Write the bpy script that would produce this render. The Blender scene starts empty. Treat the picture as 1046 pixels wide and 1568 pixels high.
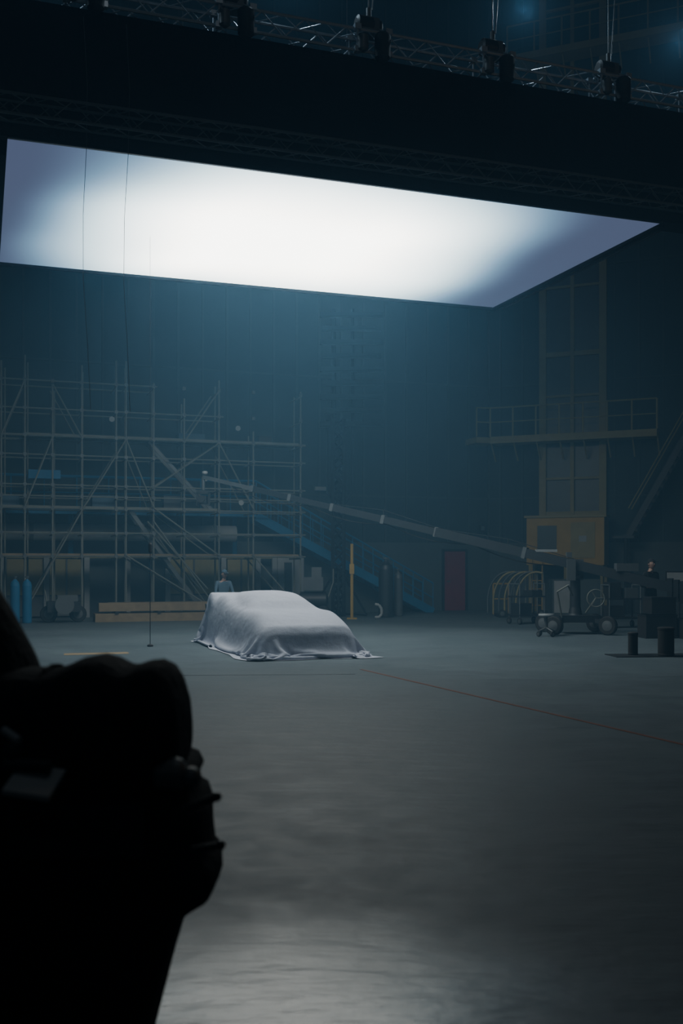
import bpy, math, random
import numpy as np
from mathutils import Vector, Matrix, noise as mnoise
random.seed(7); np.random.seed(7)
scene = bpy.context.scene
COL = scene.collection
try:
    scene.cycles.max_bounces=5; scene.cycles.diffuse_bounces=3; scene.cycles.glossy_bounces=2
except Exception as ex: print(ex)

# ---------------------------------------------------------------- materials
def mat(name, col, rough=0.6, metal=0.0, var=0.15, scale=3.0, bump=0.0, bscale=20.0, spec=0.5, bdist=0.02):
    m = bpy.data.materials.new(name); m.use_nodes = True
    nt = m.node_tree; b = nt.nodes['Principled BSDF']
    tc = nt.nodes.new('ShaderNodeTexCoord')
    nz = nt.nodes.new('ShaderNodeTexNoise'); nz.inputs['Scale'].default_value = scale
    nz.inputs['Detail'].default_value = 6
    nt.links.new(tc.outputs['Object'], nz.inputs['Vector'])
    mx = nt.nodes.new('ShaderNodeMix'); mx.data_type = 'RGBA'
    c1 = [max(0, c*(1-var*1.6)) for c in col]; c2 = [min(1, c*(1+var*1.6)) for c in col]
    mx.inputs[6].default_value = (*c1, 1); mx.inputs[7].default_value = (*c2, 1)
    nt.links.new(nz.outputs['Fac'], mx.inputs[0]); nt.links.new(mx.outputs[2], b.inputs['Base Color'])
    b.inputs['Roughness'].default_value = rough; b.inputs['Metallic'].default_value = metal
    b.inputs['Specular IOR Level'].default_value = spec
    if bump > 0:
        n2 = nt.nodes.new('ShaderNodeTexNoise'); n2.inputs['Scale'].default_value = bscale
        n2.inputs['Detail'].default_value = 5
        nt.links.new(tc.outputs['Object'], n2.inputs['Vector'])
        bp = nt.nodes.new('ShaderNodeBump'); bp.inputs['Strength'].default_value = bump
        bp.inputs['Distance'].default_value = bdist
        nt.links.new(n2.outputs['Fac'], bp.inputs['Height']); nt.links.new(bp.outputs['Normal'], b.inputs['Normal'])
    return m

M = {}
M['wall'] = mat('painted_cladding', (0.036, 0.052, 0.060), 0.8, var=0.2, scale=0.7, spec=0.2)
M['wall_low'] = mat('painted_dado', (0.078, 0.096, 0.102), 0.75, var=0.15, scale=1.0, spec=0.2)
M['rib'] = mat('cladding_rib', (0.052, 0.068, 0.074), 0.8, spec=0.2)
M['ceil'] = mat('ceiling_paint', (0.03, 0.04, 0.05), 0.9)
M['steel'] = mat('galvanised_steel', (0.165, 0.175, 0.155), 0.6, 0.0, spec=0.3)
M['alu'] = mat('truss_aluminium', (0.42, 0.48, 0.54), 0.35, 0.5)
M['blacksteel'] = mat('black_truss_paint', (0.025, 0.028, 0.032), 0.5, 0.1)
M['matteblack'] = mat('matte_black_paint', (0.014, 0.017, 0.020), 0.9, spec=0.1)
M['olive'] = mat('olive_yellow_paint', (0.27, 0.245, 0.115), 0.65, spec=0.3)
M['yellow'] = mat('yellow_paint', (0.36, 0.25, 0.055), 0.6, spec=0.3)
M['blue'] = mat('blue_stair_paint', (0.030, 0.135, 0.29), 0.6, spec=0.3)
M['red'] = mat('dark_red_paint', (0.21, 0.026, 0.034), 0.6, spec=0.3)
M['white'] = mat('off_white_paint', (0.28, 0.30, 0.31), 0.6, spec=0.3)
M['wood'] = mat('timber', (0.24, 0.19, 0.12), 0.8, var=0.25, scale=5, spec=0.2)
M['black'] = mat('black_rubber', (0.012, 0.012, 0.012), 0.7)
M['blackcloth'] = mat('black_fabric', (0.010, 0.010, 0.0105), 0.9, bump=0.5, bscale=25, spec=0.15)
M['dark'] = mat('dark_grey_metal', (0.022, 0.026, 0.030), 0.5, 0.2)
M['grey'] = mat('grey_metal', (0.10, 0.112, 0.118), 0.5, 0.2)
M['orange'] = mat('worn_orange_line_paint', (0.19, 0.078, 0.052), 0.8, var=0.3, scale=2.5, spec=0.2)
M['glass'] = mat('dark_window_pane', (0.04, 0.052, 0.058), 0.4)
M['skin'] = mat('skin', (0.33, 0.21, 0.16), 0.6, var=0.05)
M['hair'] = mat('hair', (0.03, 0.02, 0.015), 0.7)
M['navy'] = mat('navy_workwear', (0.06, 0.10, 0.145), 0.9)
M['charcoal'] = mat('charcoal_clothes', (0.015, 0.016, 0.018), 0.9)
M['shoe'] = mat('shoe_leather', (0.02, 0.018, 0.016), 0.5)

# ---------------------------------------------------------------- mesh builder
class MB:
    def __init__(s): s.v=[]; s.f=[]; s.m=[]; s.sm=[]; s.mats=[]
    def mi(s, k):
        if k not in s.mats: s.mats.append(k)
        return s.mats.index(k)
    def add(s, vs, fs, k, smooth=False):
        o=len(s.v); s.v += [tuple(v) for v in vs]
        i=s.mi(k)
        for f in fs: s.f.append([o+a for a in f]); s.m.append(i); s.sm.append(smooth)
    def box(s, c, size, k, yaw=0.0, R=None):
        hx,hy,hz=[a/2 for a in size]
        if R is None: R=Matrix.Rotation(yaw,3,'Z')
        c=Vector(c)
        vs=[c+R@Vector((x*hx,y*hy,z*hz)) for x in(-1,1) for y in(-1,1) for z in(-1,1)]
        s.add(vs,[(0,1,3,2),(4,6,7,5),(0,4,5,1),(2,3,7,6),(0,2,6,4),(1,5,7,3)],k)
    def beam(s,p,q,w,h,k):
        p=Vector(p);q=Vector(q);d=(q-p);L=d.length;d.normalize()
        up=Vector((0,0,1)) if abs(d.z)<0.95 else Vector((0,1,0))
        sx=d.cross(up).normalized(); uz=sx.cross(d).normalized()
        R=Matrix((sx,d,uz)).transposed()
        s.box((p+q)/2,(w,L,h),k,R=R)
    def tube(s,p,q,r,k,n=6,r2=None):
        p=Vector(p);q=Vector(q);d=(q-p)
        if d.length<1e-6: return
        d.normalize(); r2=r if r2 is None else r2
        up=Vector((0,0,1)) if abs(d.z)<0.9 else Vector((1,0,0))
        a=d.cross(up).normalized(); b=d.cross(a).normalized()
        vs=[]
        for c,rr in((p,r),(q,r2)):
            for i in range(n):
                t=2*math.pi*i/n; vs.append(c+a*math.cos(t)*rr+b*math.sin(t)*rr)
        fs=[(i,(i+1)%n,n+(i+1)%n,n+i) for i in range(n)]
        s.add(vs,fs,k,n>6)
        s.add(vs[:n],[tuple(range(n-1,-1,-1))],k); s.add(vs[n:],[tuple(range(n))],k)
    def poly(s,pts,r,k,n=6):
        for a,b in zip(pts[:-1],pts[1:]): s.tube(a,b,r,k,n)
    def lathe(s,c,prof,k,n=20,axis='Z',yaw=0):
        c=Vector(c)
        R=Matrix.Identity(3)
        if axis=='X': R=Matrix.Rotation(yaw,3,'Z')@Matrix.Rotation(math.pi/2,3,'Y')
        if axis=='Y': R=Matrix.Rotation(yaw,3,'Z')@Matrix.Rotation(-math.pi/2,3,'X')
        rg=[[c+R@Vector((r*math.cos(2*math.pi*i/n),r*math.sin(2*math.pi*i/n),z)) for i in range(n)] for r,z in prof]
        for j in range(len(prof)-1):
            s.add(rg[j]+rg[j+1],[(i,(i+1)%n,n+(i+1)%n,n+i) for i in range(n)],k,True)
        s.add(rg[0],[tuple(range(n-1,-1,-1))],k); s.add(rg[-1],[tuple(range(n))],k)
    def ball(s,c,r,k,n=10,sc=(1,1,1)):
        c=Vector(c); vs=[]; m=n//2+1
        for j in range(1,m):
            ph=math.pi*j/m
            for i in range(n):
                t=2*math.pi*i/n
                vs.append(c+Vector((r*sc[0]*math.sin(ph)*math.cos(t),r*sc[1]*math.sin(ph)*math.sin(t),r*sc[2]*math.cos(ph))))
        fs=[]
        for j in range(m-2):
            for i in range(n): fs.append((j*n+i,(j+1)*n+i,(j+1)*n+(i+1)%n,j*n+(i+1)%n))
        fs.append(tuple(range(n))); fs.append(tuple((m-2)*n+i for i in range(n-1,-1,-1)))
        s.add(vs,fs,k,True)
    def loft(s,rings,k,closed=True):
        n=len(rings[0]); vs=[p for r in rings for p in r]; fs=[]
        for j in range(len(rings)-1):
            for i in range(n): fs.append((j*n+i,j*n+(i+1)%n,(j+1)*n+(i+1)%n,(j+1)*n+i))
        fs.append(tuple(range(n-1,-1,-1))); fs.append(tuple((len(rings)-1)*n+i for i in range(n)))
        s.add(vs,fs,k,True)
    def wheel(s,c,r,w,yaw,k='black',hub='grey'):
        s.lathe(c,[(r*0.62,-w/2),(r*0.9,-w/2),(r,-w*0.3),(r,w*0.3),(r*0.9,w/2),(r*0.62,w/2)],k,18,'X',yaw)
        s.lathe(c,[(r*0.2,-w*0.6),(r*0.55,-w*0.52),(r*0.55,w*0.52),(r*0.2,w*0.6)],hub,14,'X',yaw)
    def build(s,name,parent=None):
        me=bpy.data.meshes.new(name); me.from_pydata(s.v,[],s.f)
        for k in s.mats: me.materials.append(M[k])
        me.polygons.foreach_set('material_index',s.m); me.polygons.foreach_set('use_smooth',s.sm)
        me.validate(); me.update()
        o=bpy.data.objects.new(name,me); COL.objects.link(o)
        if parent: o.parent=parent
        return o

def empty(name,loc=(0,0,0)):
    e=bpy.data.objects.new(name,None); e.location=loc; COL.objects.link(e); return e

def truss(mb,p,q,size,k,seg=None,r=0.024,rd=0.011):
    p=Vector(p);q=Vector(q);d=(q-p);L=d.length;d.normalize()
    up=Vector((0,0,1)) if abs(d.z)<0.9 else Vector((0,1,0))
    sx=d.cross(up).normalized(); uz=sx.cross(d).normalized(); h=size/2
    cs=[(-h,-h),(h,-h),(h,h),(-h,h)]
    for a,b in cs: mb.tube(p+sx*a+uz*b,q+sx*a+uz*b,r,k,6)
    n=seg or max(2,int(L/(size*1.0)))
    for j in range(4):
        a=cs[j]; b=cs[(j+1)%4]
        for i in range(n):
            t0=L*i/n; t1=L*(i+1)/n
            A,B=(a,b) if i%2==0 else (b,a)
            mb.tube(p+d*t0+sx*A[0]+uz*A[1],p+d*t1+sx*B[0]+uz*B[1],rd,k,4)

# ---------------------------------------------------------------- frames
th=math.radians(19.3)
u=Vector((math.cos(th),math.sin(th),0)); v=Vector((-math.sin(th),math.cos(th),0))
O=Vector((0,35.3,0)); YB=th
def B(t,d,z): return O+u*t+v*d+Vector((0,0,z))
C=B(5.65,0,0); ru=Vector((0.92,-0.39,0)).normalized(); rn=Vector((-0.39,-0.92,0)).normalized()
YR=math.atan2(ru.y,ru.x)
def R_(s,d,z): return C+ru*s+rn*d+Vector((0,0,z))
HT=26.0

# ---------------------------------------------------------------- room shell
def wallseg(name,p,q,thick,z1=HT,k='wall',ribs=0.0,outward=1,low=False):
    p=Vector((p[0],p[1],0));q=Vector((q[0],q[1],0)); d=(q-p);L=d.length;d.normalize()
    n=Vector((-d.y,d.x,0))*outward; yaw=math.atan2(d.y,d.x)
    mb=MB(); mb.box((p+q)/2+n*thick/2+Vector((0,0,z1/2)),(L,thick,z1),k,yaw)
    if ribs>0:
        c=ribs/2
        while c<L:
            mb.box(p+d*c-n*0.02+Vector((0,0,z1/2)),(0.07,0.05,z1),'rib',yaw); c+=ribs
        for zz in (4.0,8.0,12.0,16.0,20.0):
            mb.box((p+q)/2-n*0.015+Vector((0,0,zz)),(L,0.035,0.06),'rib',yaw)
    if low:
        mb.box((p+q)/2-n*0.03+Vector((0,0,1.2)),(L,0.07,2.4),'wall_low',yaw)
    return mb.build(name)
Bl=B(-22,0,0); Re=R_(9.5,0,0)
wallseg('wall_back',Bl,C,0.3,ribs=0.8,low=True)
wallseg('wall_right',C,Re,0.3,ribs=0.8,low=True)
wallseg('wall_side',Re,(Re.x,-7),0.3)
wallseg('wall_left',(Bl.x,-7),(Bl.x,Bl.y),0.3,outward=1)
wallseg('wall_front',(Bl.x,-7),(Re.x,-7),0.3,outward=-1)
mb=MB(); mb.box(((Bl.x+Re.x)/2,16,HT+0.15),(Re.x-Bl.x+1,48,0.3),'ceil'); mb.build('ceiling')

# floor -----------------------------------------------------------
fm=bpy.data.materials.new('dusty_concrete'); fm.use_nodes=True
nt=fm.node_tree; b=nt.nodes['Principled BSDF']; L=nt.links
tc=nt.nodes.new('ShaderNodeTexCoord')
def nz(scale,detail=6,rough=0.6,vec=None):
    n=nt.nodes.new('ShaderNodeTexNoise'); n.inputs['Scale'].default_value=scale
    n.inputs['Detail'].default_value=detail; n.inputs['Roughness'].default_value=rough
    L.new(vec or tc.outputs['Object'],n.inputs['Vector']); return n
def ramp(src,stops):
    r=nt.nodes.new('ShaderNodeValToRGB'); e=r.color_ramp.elements
    e[0].position,e[0].color=stops[0][0],(*stops[0][1],1); e[1].position,e[1].color=stops[-1][0],(*stops[-1][1],1)
    for p,c in stops[1:-1]:
        x=e.new(p); x.color=(*c,1)
    L.new(src,r.inputs[0]); return r
n1=nz(0.35,8,0.65); n2=nz(2.6,8,0.7)
r1=ramp(n1.outputs['Fac'],[(0.3,(0.082,0.108,0.124)),(0.55,(0.108,0.138,0.156)),(0.75,(0.130,0.162,0.180))])
r2=ramp(n2.outputs['Fac'],[(0.35,(0.7,0.7,0.7)),(0.6,(1,1,1))])
mx=nt.nodes.new('ShaderNodeMix'); mx.data_type='RGBA'; mx.blend_type='MULTIPLY'; mx.inputs[0].default_value=0.5
L.new(r1.outputs[0],mx.inputs[6]); L.new(r2.outputs[0],mx.inputs[7]); L.new(mx.outputs[2],b.inputs['Base Color'])
rr=ramp(n2.outputs['Fac'],[(0.3,(0.46,)*3),(0.7,(0.60,)*3)])
# worn / damp patch of floor
pm=nt.nodes.new('ShaderNodeMapping'); pm.vector_type='POINT'
pm.inputs['Location'].default_value=(0.3/1.5,-3.6/1.0,0.0); pm.inputs['Scale'].default_value=(1/1.5,1/1.0,0)
L.new(tc.outputs['Object'],pm.inputs['Vector'])
ln=nt.nodes.new('ShaderNodeVectorMath'); ln.operation='LENGTH'; L.new(pm.outputs[0],ln.inputs[0])
nq=nz(1.2,5,0.6)
ad=nt.nodes.new('ShaderNodeMath'); ad.operation='MULTIPLY_ADD'; L.new(nq.outputs['Fac'],ad.inputs[0]); ad.inputs[1].default_value=0.9; L.new(ln.outputs['Value'],ad.inputs[2])
pr=nt.nodes.new('ShaderNodeMapRange'); pr.interpolation_type='SMOOTHSTEP'
pr.inputs[1].default_value=0.6; pr.inputs[2].default_value=1.9; pr.inputs[3].default_value=1; pr.inputs[4].default_value=0
L.new(ad.outputs[0],pr.inputs[0])
rm=nt.nodes.new('ShaderNodeMix'); rm.data_type='FLOAT'; L.new(pr.outputs[0],rm.inputs[0]); L.new(rr.outputs[0],rm.inputs[2]); rm.inputs[3].default_value=0.30
L.new(rm.outputs[0],b.inputs['Roughness'])
sm=nt.nodes.new('ShaderNodeMapRange'); sm.inputs[3].default_value=0.16; sm.inputs[4].default_value=0.5; L.new(pr.outputs[0],sm.inputs[0]); L.new(sm.outputs[0],b.inputs['Specular IOR Level'])
mp=nt.nodes.new('ShaderNodeMapping'); mp.inputs['Scale'].default_value=(1.0,2.6,1)
L.new(tc.outputs['Object'],mp.inputs['Vector'])
n3=nz(2.2,5,0.55,mp.outputs[0])
bp=nt.nodes.new('ShaderNodeBump'); bp.inputs['Strength'].default_value=0.22; bp.inputs['Distance'].default_value=0.05
L.new(n3.outputs['Fac'],bp.inputs['Height']); L.new(bp.outputs['Normal'],b.inputs['Normal'])
M['floor']=fm
mb=MB(); mb.box(((Bl.x+Re.x)/2,16,-0.1),(Re.x-Bl.x+1,48,0.2),'floor'); mb.build('floor')

def strip(name,p,q,w,k):
    mb=MB(); mb.beam((p[0],p[1],0.0015),(q[0],q[1],0.0015),w,0.003,k); return mb.build(name)
strip('floor_line_marking',(0.3,15.9),(3.6,7.9),0.045,'orange')
strip('floor_line_marking',(-2.7,15.0),(0.2,15.2),0.02,'dark')
strip('floor_line_marking',(-5.0,18.6),(-3.9,18.9),0.4,'wood')

# ---------------------------------------------------------------- softbox
NL=Vector((-5.09,15.73,0)); SBL=11.8; SBD=6.75; H=8.1
def S(w,d,z): return NL+u*w+v*d+Vector((0,0,z))
soft=empty('overhead_softbox')
em=bpy.data.materials.new('lit_diffusion_fabric'); em.use_nodes=True
nt=em.node_tree; L=nt.links; nt.nodes.clear()
out=nt.nodes.new('ShaderNodeOutputMaterial'); e=nt.nodes.new('ShaderNodeEmission')
tc=nt.nodes.new('ShaderNodeTexCoord')
sep=nt.nodes.new('ShaderNodeSeparateXYZ'); L.new(tc.outputs['Object'],sep.inputs[0])
def mr(src,a,b_,c=0,d=1):
    n=nt.nodes.new('ShaderNodeMapRange'); n.interpolation_type='SMOOTHSTEP'
    n.inputs[1].default_value=a;n.inputs[2].default_value=b_;n.inputs[3].default_value=c;n.inputs[4].default_value=d
    L.new(src,n.inputs[0]); return n.outputs[0]
def mth(op,a,b_):
    n=nt.nodes.new('ShaderNodeMath'); n.operation=op
    for i,x in enumerate((a,b_)):
        if isinstance(x,(int,float)): n.inputs[i].default_value=x
        else: L.new(x,n.inputs[i])
    return n.outputs[0]
nzz=nt.nodes.new('ShaderNodeTexNoise'); nzz.inputs['Scale'].default_value=0.3; nzz.inputs['Detail'].default_value=0
L.new(tc.outputs['Object'],nzz.inputs['Vector'])
wob=mth('MULTIPLY',mth('SUBTRACT',nzz.outputs['Fac'],0.5),0.9)
xx=mth('ADD',sep.outputs['X'],wob); yy=mth('ADD',sep.outputs['Y'],wob)
xr=mth('ADD',xx,mth('MULTIPLY',yy,-0.10))
xl=mth('ADD',xx,mth('MULTIPLY',yy,0.08))
fx=mth('MULTIPLY',mr(xl,0.2,4.4),mr(xr,10.9,6.4))
fy=mth('MULTIPLY',mr(yy,-2.6,2.8),mr(yy,9.6,4.8))
fac=mth('MULTIPLY',fx,fy)
cr=nt.nodes.new('ShaderNodeValToRGB'); ce=cr.color_ramp.elements
ce[0].position=0.0; ce[0].color=(0.38,0.52,0.98,1); ce[1].position=0.9; ce[1].color=(0.90,0.97,0.98,1)
x=ce.new(0.12); x.color=(0.32,0.62,1.0,1)
x=ce.new(0.4); x.color=(0.58,0.84,1.0,1)
L.new(fac,cr.inputs[0]); L.new(cr.outputs[0],e.inputs[0])
L.new(mth('ADD',0.22,mth('MULTIPLY',mth('POWER',fac,1.4),8.2)),e.inputs[1]); L.new(e.outputs[0],out.inputs[0])
M['diff']=em
mb=MB(); mb.add([(0,0,0),(SBL,0,0),(SBL,SBD,0),(0,SBD,0)],[(0,3,2,1)],'diff')
dfo=mb.build('diffuser',soft); dfo.matrix_world=Matrix.Translation(S(0,0,H))@Matrix.Rotation(YB,4,'Z')
mb=MB()
def sb(w0,w1,d0,d1,z0,z1,k='blackcloth'):
    mb.box(S((w0+w1)/2,(d0+d1)/2,(z0+z1)/2),(abs(w1-w0),abs(d1-d0),abs(z1-z0)),k,YB)
WE=14.5; WS=-3.0
sb(WS,WE,-0.16,-0.10,H-0.02,10.2)
sb(WS,0.0,-0.10,0.6,H-0.02,H+0.02); sb(SBL,WE,-0.10,0.3,H-0.02,H+0.02)
sb(-0.12,0.0,0,SBD,H-0.02,9.4); sb(SBL,SBL+0.1,0,SBD+0.1,H-0.06,9.4)
sb(-0.12,SBL+0.1,SBD,SBD+0.1,H-0.06,9.4)
sb(-0.12,SBL+0.1,-0.1,SBD+0.1,9.38,9.42)
mb.build('black_skirt',soft)
mb=MB()
truss(mb,S(WS,-0.34,8.45),S(WE,-0.34,8.45),0.3,'grey')
truss(mb,S(SBL+0.3,0,8.3),S(SBL+0.3,SBD+0.3,8.3),0.25,'blacksteel')
truss(mb,S(-0.3,SBD+0.3,8.3),S(SBL+0.3,SBD+0.3,8.3),0.25,'blacksteel')
mb.build('lower_truss',soft)
mb=MB(); truss(mb,S(WS,-0.1,10.42),S(WE,-0.1,10.42),0.36,'alu',r=0.026,rd=0.012)
mb.build('upper_truss',soft)
for w in (-1.2,1.13,3.49,5.85,8.2,10.6,12.6):
    mb=MB(); c=S(w,-0.1,10.78)
    mb.lathe(c-u*0.24,[(0.10,0),(0.15,0.03),(0.15,0.28),(0.12,0.31),(0.12,0.44),(0.06,0.48)],'dark',14,'X',YB)
    mb.box(c+Vector((0,0,-0.04)),(0.3,0.24,0.28),'grey',YB)
    mb.tube(c+Vector((0,0,0.1)),c+Vector((0,0,0.3)),0.045,'grey',8)
    for s_ in (-1,1): mb.beam(c+u*s_*0.2-Vector((0,0,0.1)),S(w+s_*0.28,-0.3,10.55),0.05,0.05,'alu')
    mb.lathe(S(w+0.15,-0.36,10.08),[(0.07,0),(0.13,0.06),(0.14,0.42),(0.11,0.46)],'black',12)
    mb.lathe(S(w-0.2,-0.36,10.2),[(0.05,0),(0.09,0.03),(0.09,0.25),(0.05,0.28)],'grey',12)
    for dx in (-0.28,0.28):
        mb.poly([c+u*dx*0.2,S(w+dx,-0.3,10.6),S(w+dx,-0.3,10.24),S(w+dx,0.1,10.24),S(w+dx,0.1,10.6),c+u*dx*0.2],0.018,'alu')
        for dd in (-0.3,0.1):
            mb.box(S(w+dx,dd,10.62),(0.11,0.1,0.09),'alu',YB); mb.box(S(w+dx,dd,10.24),(0.11,0.1,0.09),'alu',YB)
    mb.tube(c+Vector((0,0,0.28)),c+Vector((0,0,HT-10.78)),0.012,'grey',5)
    mb.tube(c+Vector((0,0,0.28))+u*0.06,c+Vector((0,0,HT-10.78))+u*1.2,0.010,'grey',5)
    mb.build('chain_hoist' ,soft)
mb=MB()
for (w,d) in ((-0.2,SBD+0.3),(4,SBD+0.3),(8,SBD+0.3),(12.0,SBD+0.3)):
    mb.tube(S(w,d,8.4),S(w,d,HT),0.01,'grey',5)
mb.build('rear_suspension_cable',soft)
mb=MB()
for (w,dx) in ((1.1,0.12),(1.75,0.04)):
    pts=[S(w+dx*i/10.0,-0.3+0.2*i/10,10.0-(10.0-0.02)*i/10.0)+u*0.05*math.sin(i*1.3) for i in range(11)]
    mb.poly(pts[:7],0.004,'grey',4)
pb=Vector((-3.78,20.4,0)); mb.tube(pb+Vector((0,0,0.02)),pb+Vector((0,0,1.95)),0.008,'black',5)
mb.tube(pb+Vector((0,0,1.95)),pb+Vector((0,0,H)),0.003,'black',4); mb.lathe(pb+Vector((0,0,1.85)),[(0.02,0),(0.035,0.03),(0.035,0.17),(0.02,0.2)],'black',10)
mb.lathe(pb,[(0.06,0),(0.06,0.03),(0.02,0.05)],'black',12)
mb.build('tag_line',soft)

# ---------------------------------------------------------------- covered car (cloth draped over a car body)
FC=Vector((-0.54,17.75,0)); cv=v; cu=u
def carH(a,b_):
    prof=np.interp(a,[-0.02,0.04,0.14,0.5,0.9,1.4,2.4,3.2,3.9,4.25,4.36,4.42],
                     [0.0,0.40,0.54,0.63,0.70,0.77,0.86,0.92,0.94,0.92,0.62,0.0])
    hw=0.94-0.08*np.clip((0.5-a)/0.5,0,1)**2-0.04*np.clip((a-4.0)/0.4,0,1)
    q=np.clip(np.abs(b_)/hw,0,1.3)
    body=prof*np.clip(1-q**10,0,1)**0.6
    fend=0.07*np.exp(-((a-0.85)/0.42)**2)*np.exp(-((np.abs(b_)-0.66)/0.16)**2)+0.08*np.exp(-((a-3.5)/0.5)**2)*np.exp(-((np.abs(b_)-0.66)/0.2)**2)
    body=np.where(body>0.3,body+fend,body)
    cab=np.interp(a,[1.15,1.75,2.05,2.3,2.9,3.6,4.15],[0.6,0.93,1.03,1.08,1.09,1.06,1.0])
    q2=np.clip(np.abs(b_)/0.72,0,1.5)
    c=np.where((a>1.15)&(a<4.15),0.75+(cab-0.75)*np.clip(1-q2**4,0,1),0)
    c=np.where(q2<1,c,0)
    wing=np.where((a>3.98)&(a<4.3)&(np.abs(b_)<0.88),1.02,0)
    return np.maximum(np.maximum(body,c),wing)
def sim():
    sp=0.05; nx,ny=128,82
    A,Bb=np.meshgrid((np.arange(nx)-(nx-1)/2)*sp+2.2,(np.arange(ny)-(ny-1)/2)*sp,indexing='ij')
    P=np.stack([A,Bb,np.full_like(A,1.18)+0.01*np.random.rand(nx,ny)],-1)
    nf=np.random.randn(nx//5+2,ny//5+2,3); nf=np.kron(nf,np.ones((5,5,1)))[:nx,:ny]
    P+=0.014*nf
    Q=P.copy(); dt=1/60.
    cons=[]
    def sl(di,dj,par,ax):
        if ax==0:
            ai=np.arange(par,nx-di,2*di) if di==1 else np.array([i for i in range(nx-di) if (i//2)%2==par])
            lo=(ai[:,None],np.arange(max(0,-dj),ny-max(0,dj))[None,:])
            hi=(ai[:,None]+di,lo[1]+dj)
        else:
            aj=np.arange(par,ny-dj,2*dj) if dj==1 else np.array([j for j in range(ny-dj) if (j//2)%2==par])
            lo=(np.arange(nx)[:,None],aj[None,:]); hi=(lo[0],lo[1]+dj)
        return lo,hi
    for di,dj,ax,st in ((1,0,0,1.0),(0,1,1,1.0),(1,1,0,0.35),(1,-1,0,0.35),(2,0,0,0.15),(0,2,1,0.15)):
        r=sp*math.hypot(di,dj)*1.02
        for par in (0,1): cons.append((*sl(di,dj,par,ax),r,st))
    eps=0.015
    for it in range(240):
        V=(P-Q)*0.97; Q=P.copy(); P=P+V; P[...,2]-=9.8*dt*dt
        if it>25 and it<190:   # crew tuck the hem in against the bodywork
            a=P[...,0]; b_=P[...,1]
            ea=np.where(a<-0.10,-0.10-a,np.where(a>4.5,4.5-a,0)); eb=np.where(b_<-1.02,-1.02-b_,np.where(b_>1.02,1.02-b_,0))
            low=np.clip(1.0-P[...,2]*1.1,0.0,1)
            P[...,0]+=np.clip(ea,-0.3,0.3)*0.035*low; P[...,1]+=np.clip(eb,-0.3,0.3)*0.035*low
        for k in range(5):
            for lo,hi,r,st in cons:
                a=P[lo]; c=P[hi]; d=c-a; ln=np.sqrt((d*d).sum(-1))+1e-9
                corr=d*(st*0.5*(ln-r)/ln)[...,None]
                P[lo]=a+corr; P[hi]=c-corr
        for k in range(2):
            h=carH(P[...,0],P[...,1])+0.02; pen=h-P[...,2]; m=(pen>0)&(h>0.05)
            hx=(carH(P[...,0]+eps,P[...,1])-carH(P[...,0]-eps,P[...,1]))/(2*eps)
            hy=(carH(P[...,0],P[...,1]+eps)-carH(P[...,0],P[...,1]-eps))/(2*eps)
            hx=np.clip(hx,-6,6); hy=np.clip(hy,-6,6)
            nn=np.stack([-hx,-hy,np.ones_like(hx)],-1); nl=np.sqrt((nn**2).sum(-1)); nn/=nl[...,None]
            mv=nn*(np.clip(pen,0,0.25)/nl)[...,None]
            P=np.where(m[...,None],P+mv,P)
            Q=np.where(m[...,None],Q*0.5+P*0.5,Q)
        g=P[...,2]<0.012
        P[...,2]=np.where(g,0.012,P[...,2]); Q=np.where(g[...,None],P*0.35+Q*0.65,Q)
    return P,nx,ny
P,nx,ny=sim()
vs=[tuple(FC+cv*float(P[i,j,0])+cu*float(P[i,j,1])+Vector((0,0,float(P[i,j,2])))) for i in range(nx) for j in range(ny)]
fs=[(i*ny+j,(i+1)*ny+j,(i+1)*ny+j+1,i*ny+j+1) for i in range(nx-1) for j in range(ny-1)]
M['cover']=mat('grey_white_car_cover_cloth',(0.46,0.49,0.58),0.85,var=0.03,scale=2.0,bump=0.5,bscale=3.5,spec=0.2,bdist=0.06)
me=bpy.data.meshes.new('car_cover'); me.from_pydata(vs,[],fs); me.materials.append(M['cover'])
me.polygons.foreach_set('use_smooth',[True]*len(fs)); me.update()
car=empty('covered_sports_car',FC+cv*2.2)
o=bpy.data.objects.new('fabric_cover',me); COL.objects.link(o); o.parent=car
o.matrix_parent_inverse=Matrix.Translation(-(FC+cv*2.2))
sd=o.modifiers.new('sub','SUBSURF'); sd.levels=1; sd.render_levels=1
mb=MB()
for a in (0.9,3.5):
    for s_ in (-1,1): mb.wheel(FC+cv*a+cu*s_*0.62+Vector((0,0,0.31)),0.30,0.22,YB)
w=mb.build('wheels',car); w.matrix_parent_inverse=Matrix.Translation(-(FC+cv*2.2))

# ---------------------------------------------------------------- scaffolding
mb=MB(); ts=[-13.4,-12.2,-11.1,-10.46,-9.7,-8.88,-7.9,-7.62,-6.81,-5.9,-4.84,-3.77,-2.26]
tops=[7.6,7.6,7.4,7.6,6.8,7.4,7.6,7.6,7.0,6.6,7.2,5.7,7.0]
lv=[1.87,2.55,3.25,3.6,3.92,4.78,5.33,6.1,6.9]
for t,tp in zip(ts,tops):
    for d in (-2.6,-1.5):
        o_=0.12 if d>-2 else 0
        mb.tube(B(t+o_,d,0),B(t+o_,d,tp),0.028,'steel',6)
        mb.box(B(t+o_,d,0.01),(0.14,0.14,0.02),'steel',YB)
    for z in lv:
        if z<tp: mb.tube(B(t,-2.7,z-0.06),B(t,-1.4,z-0.06),0.022,'steel',6)
for i,z in enumerate(lv):
    for d in (-2.6,-1.5):
        e1=-2.1 if z<5.5 else (-4.7 if z<6.5 else -6.7)
        mb.tube(B(-13.5,d,z),B(e1,d,z),0.035 if abs(z-5.33)<.1 else 0.022,'steel',6)
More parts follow.
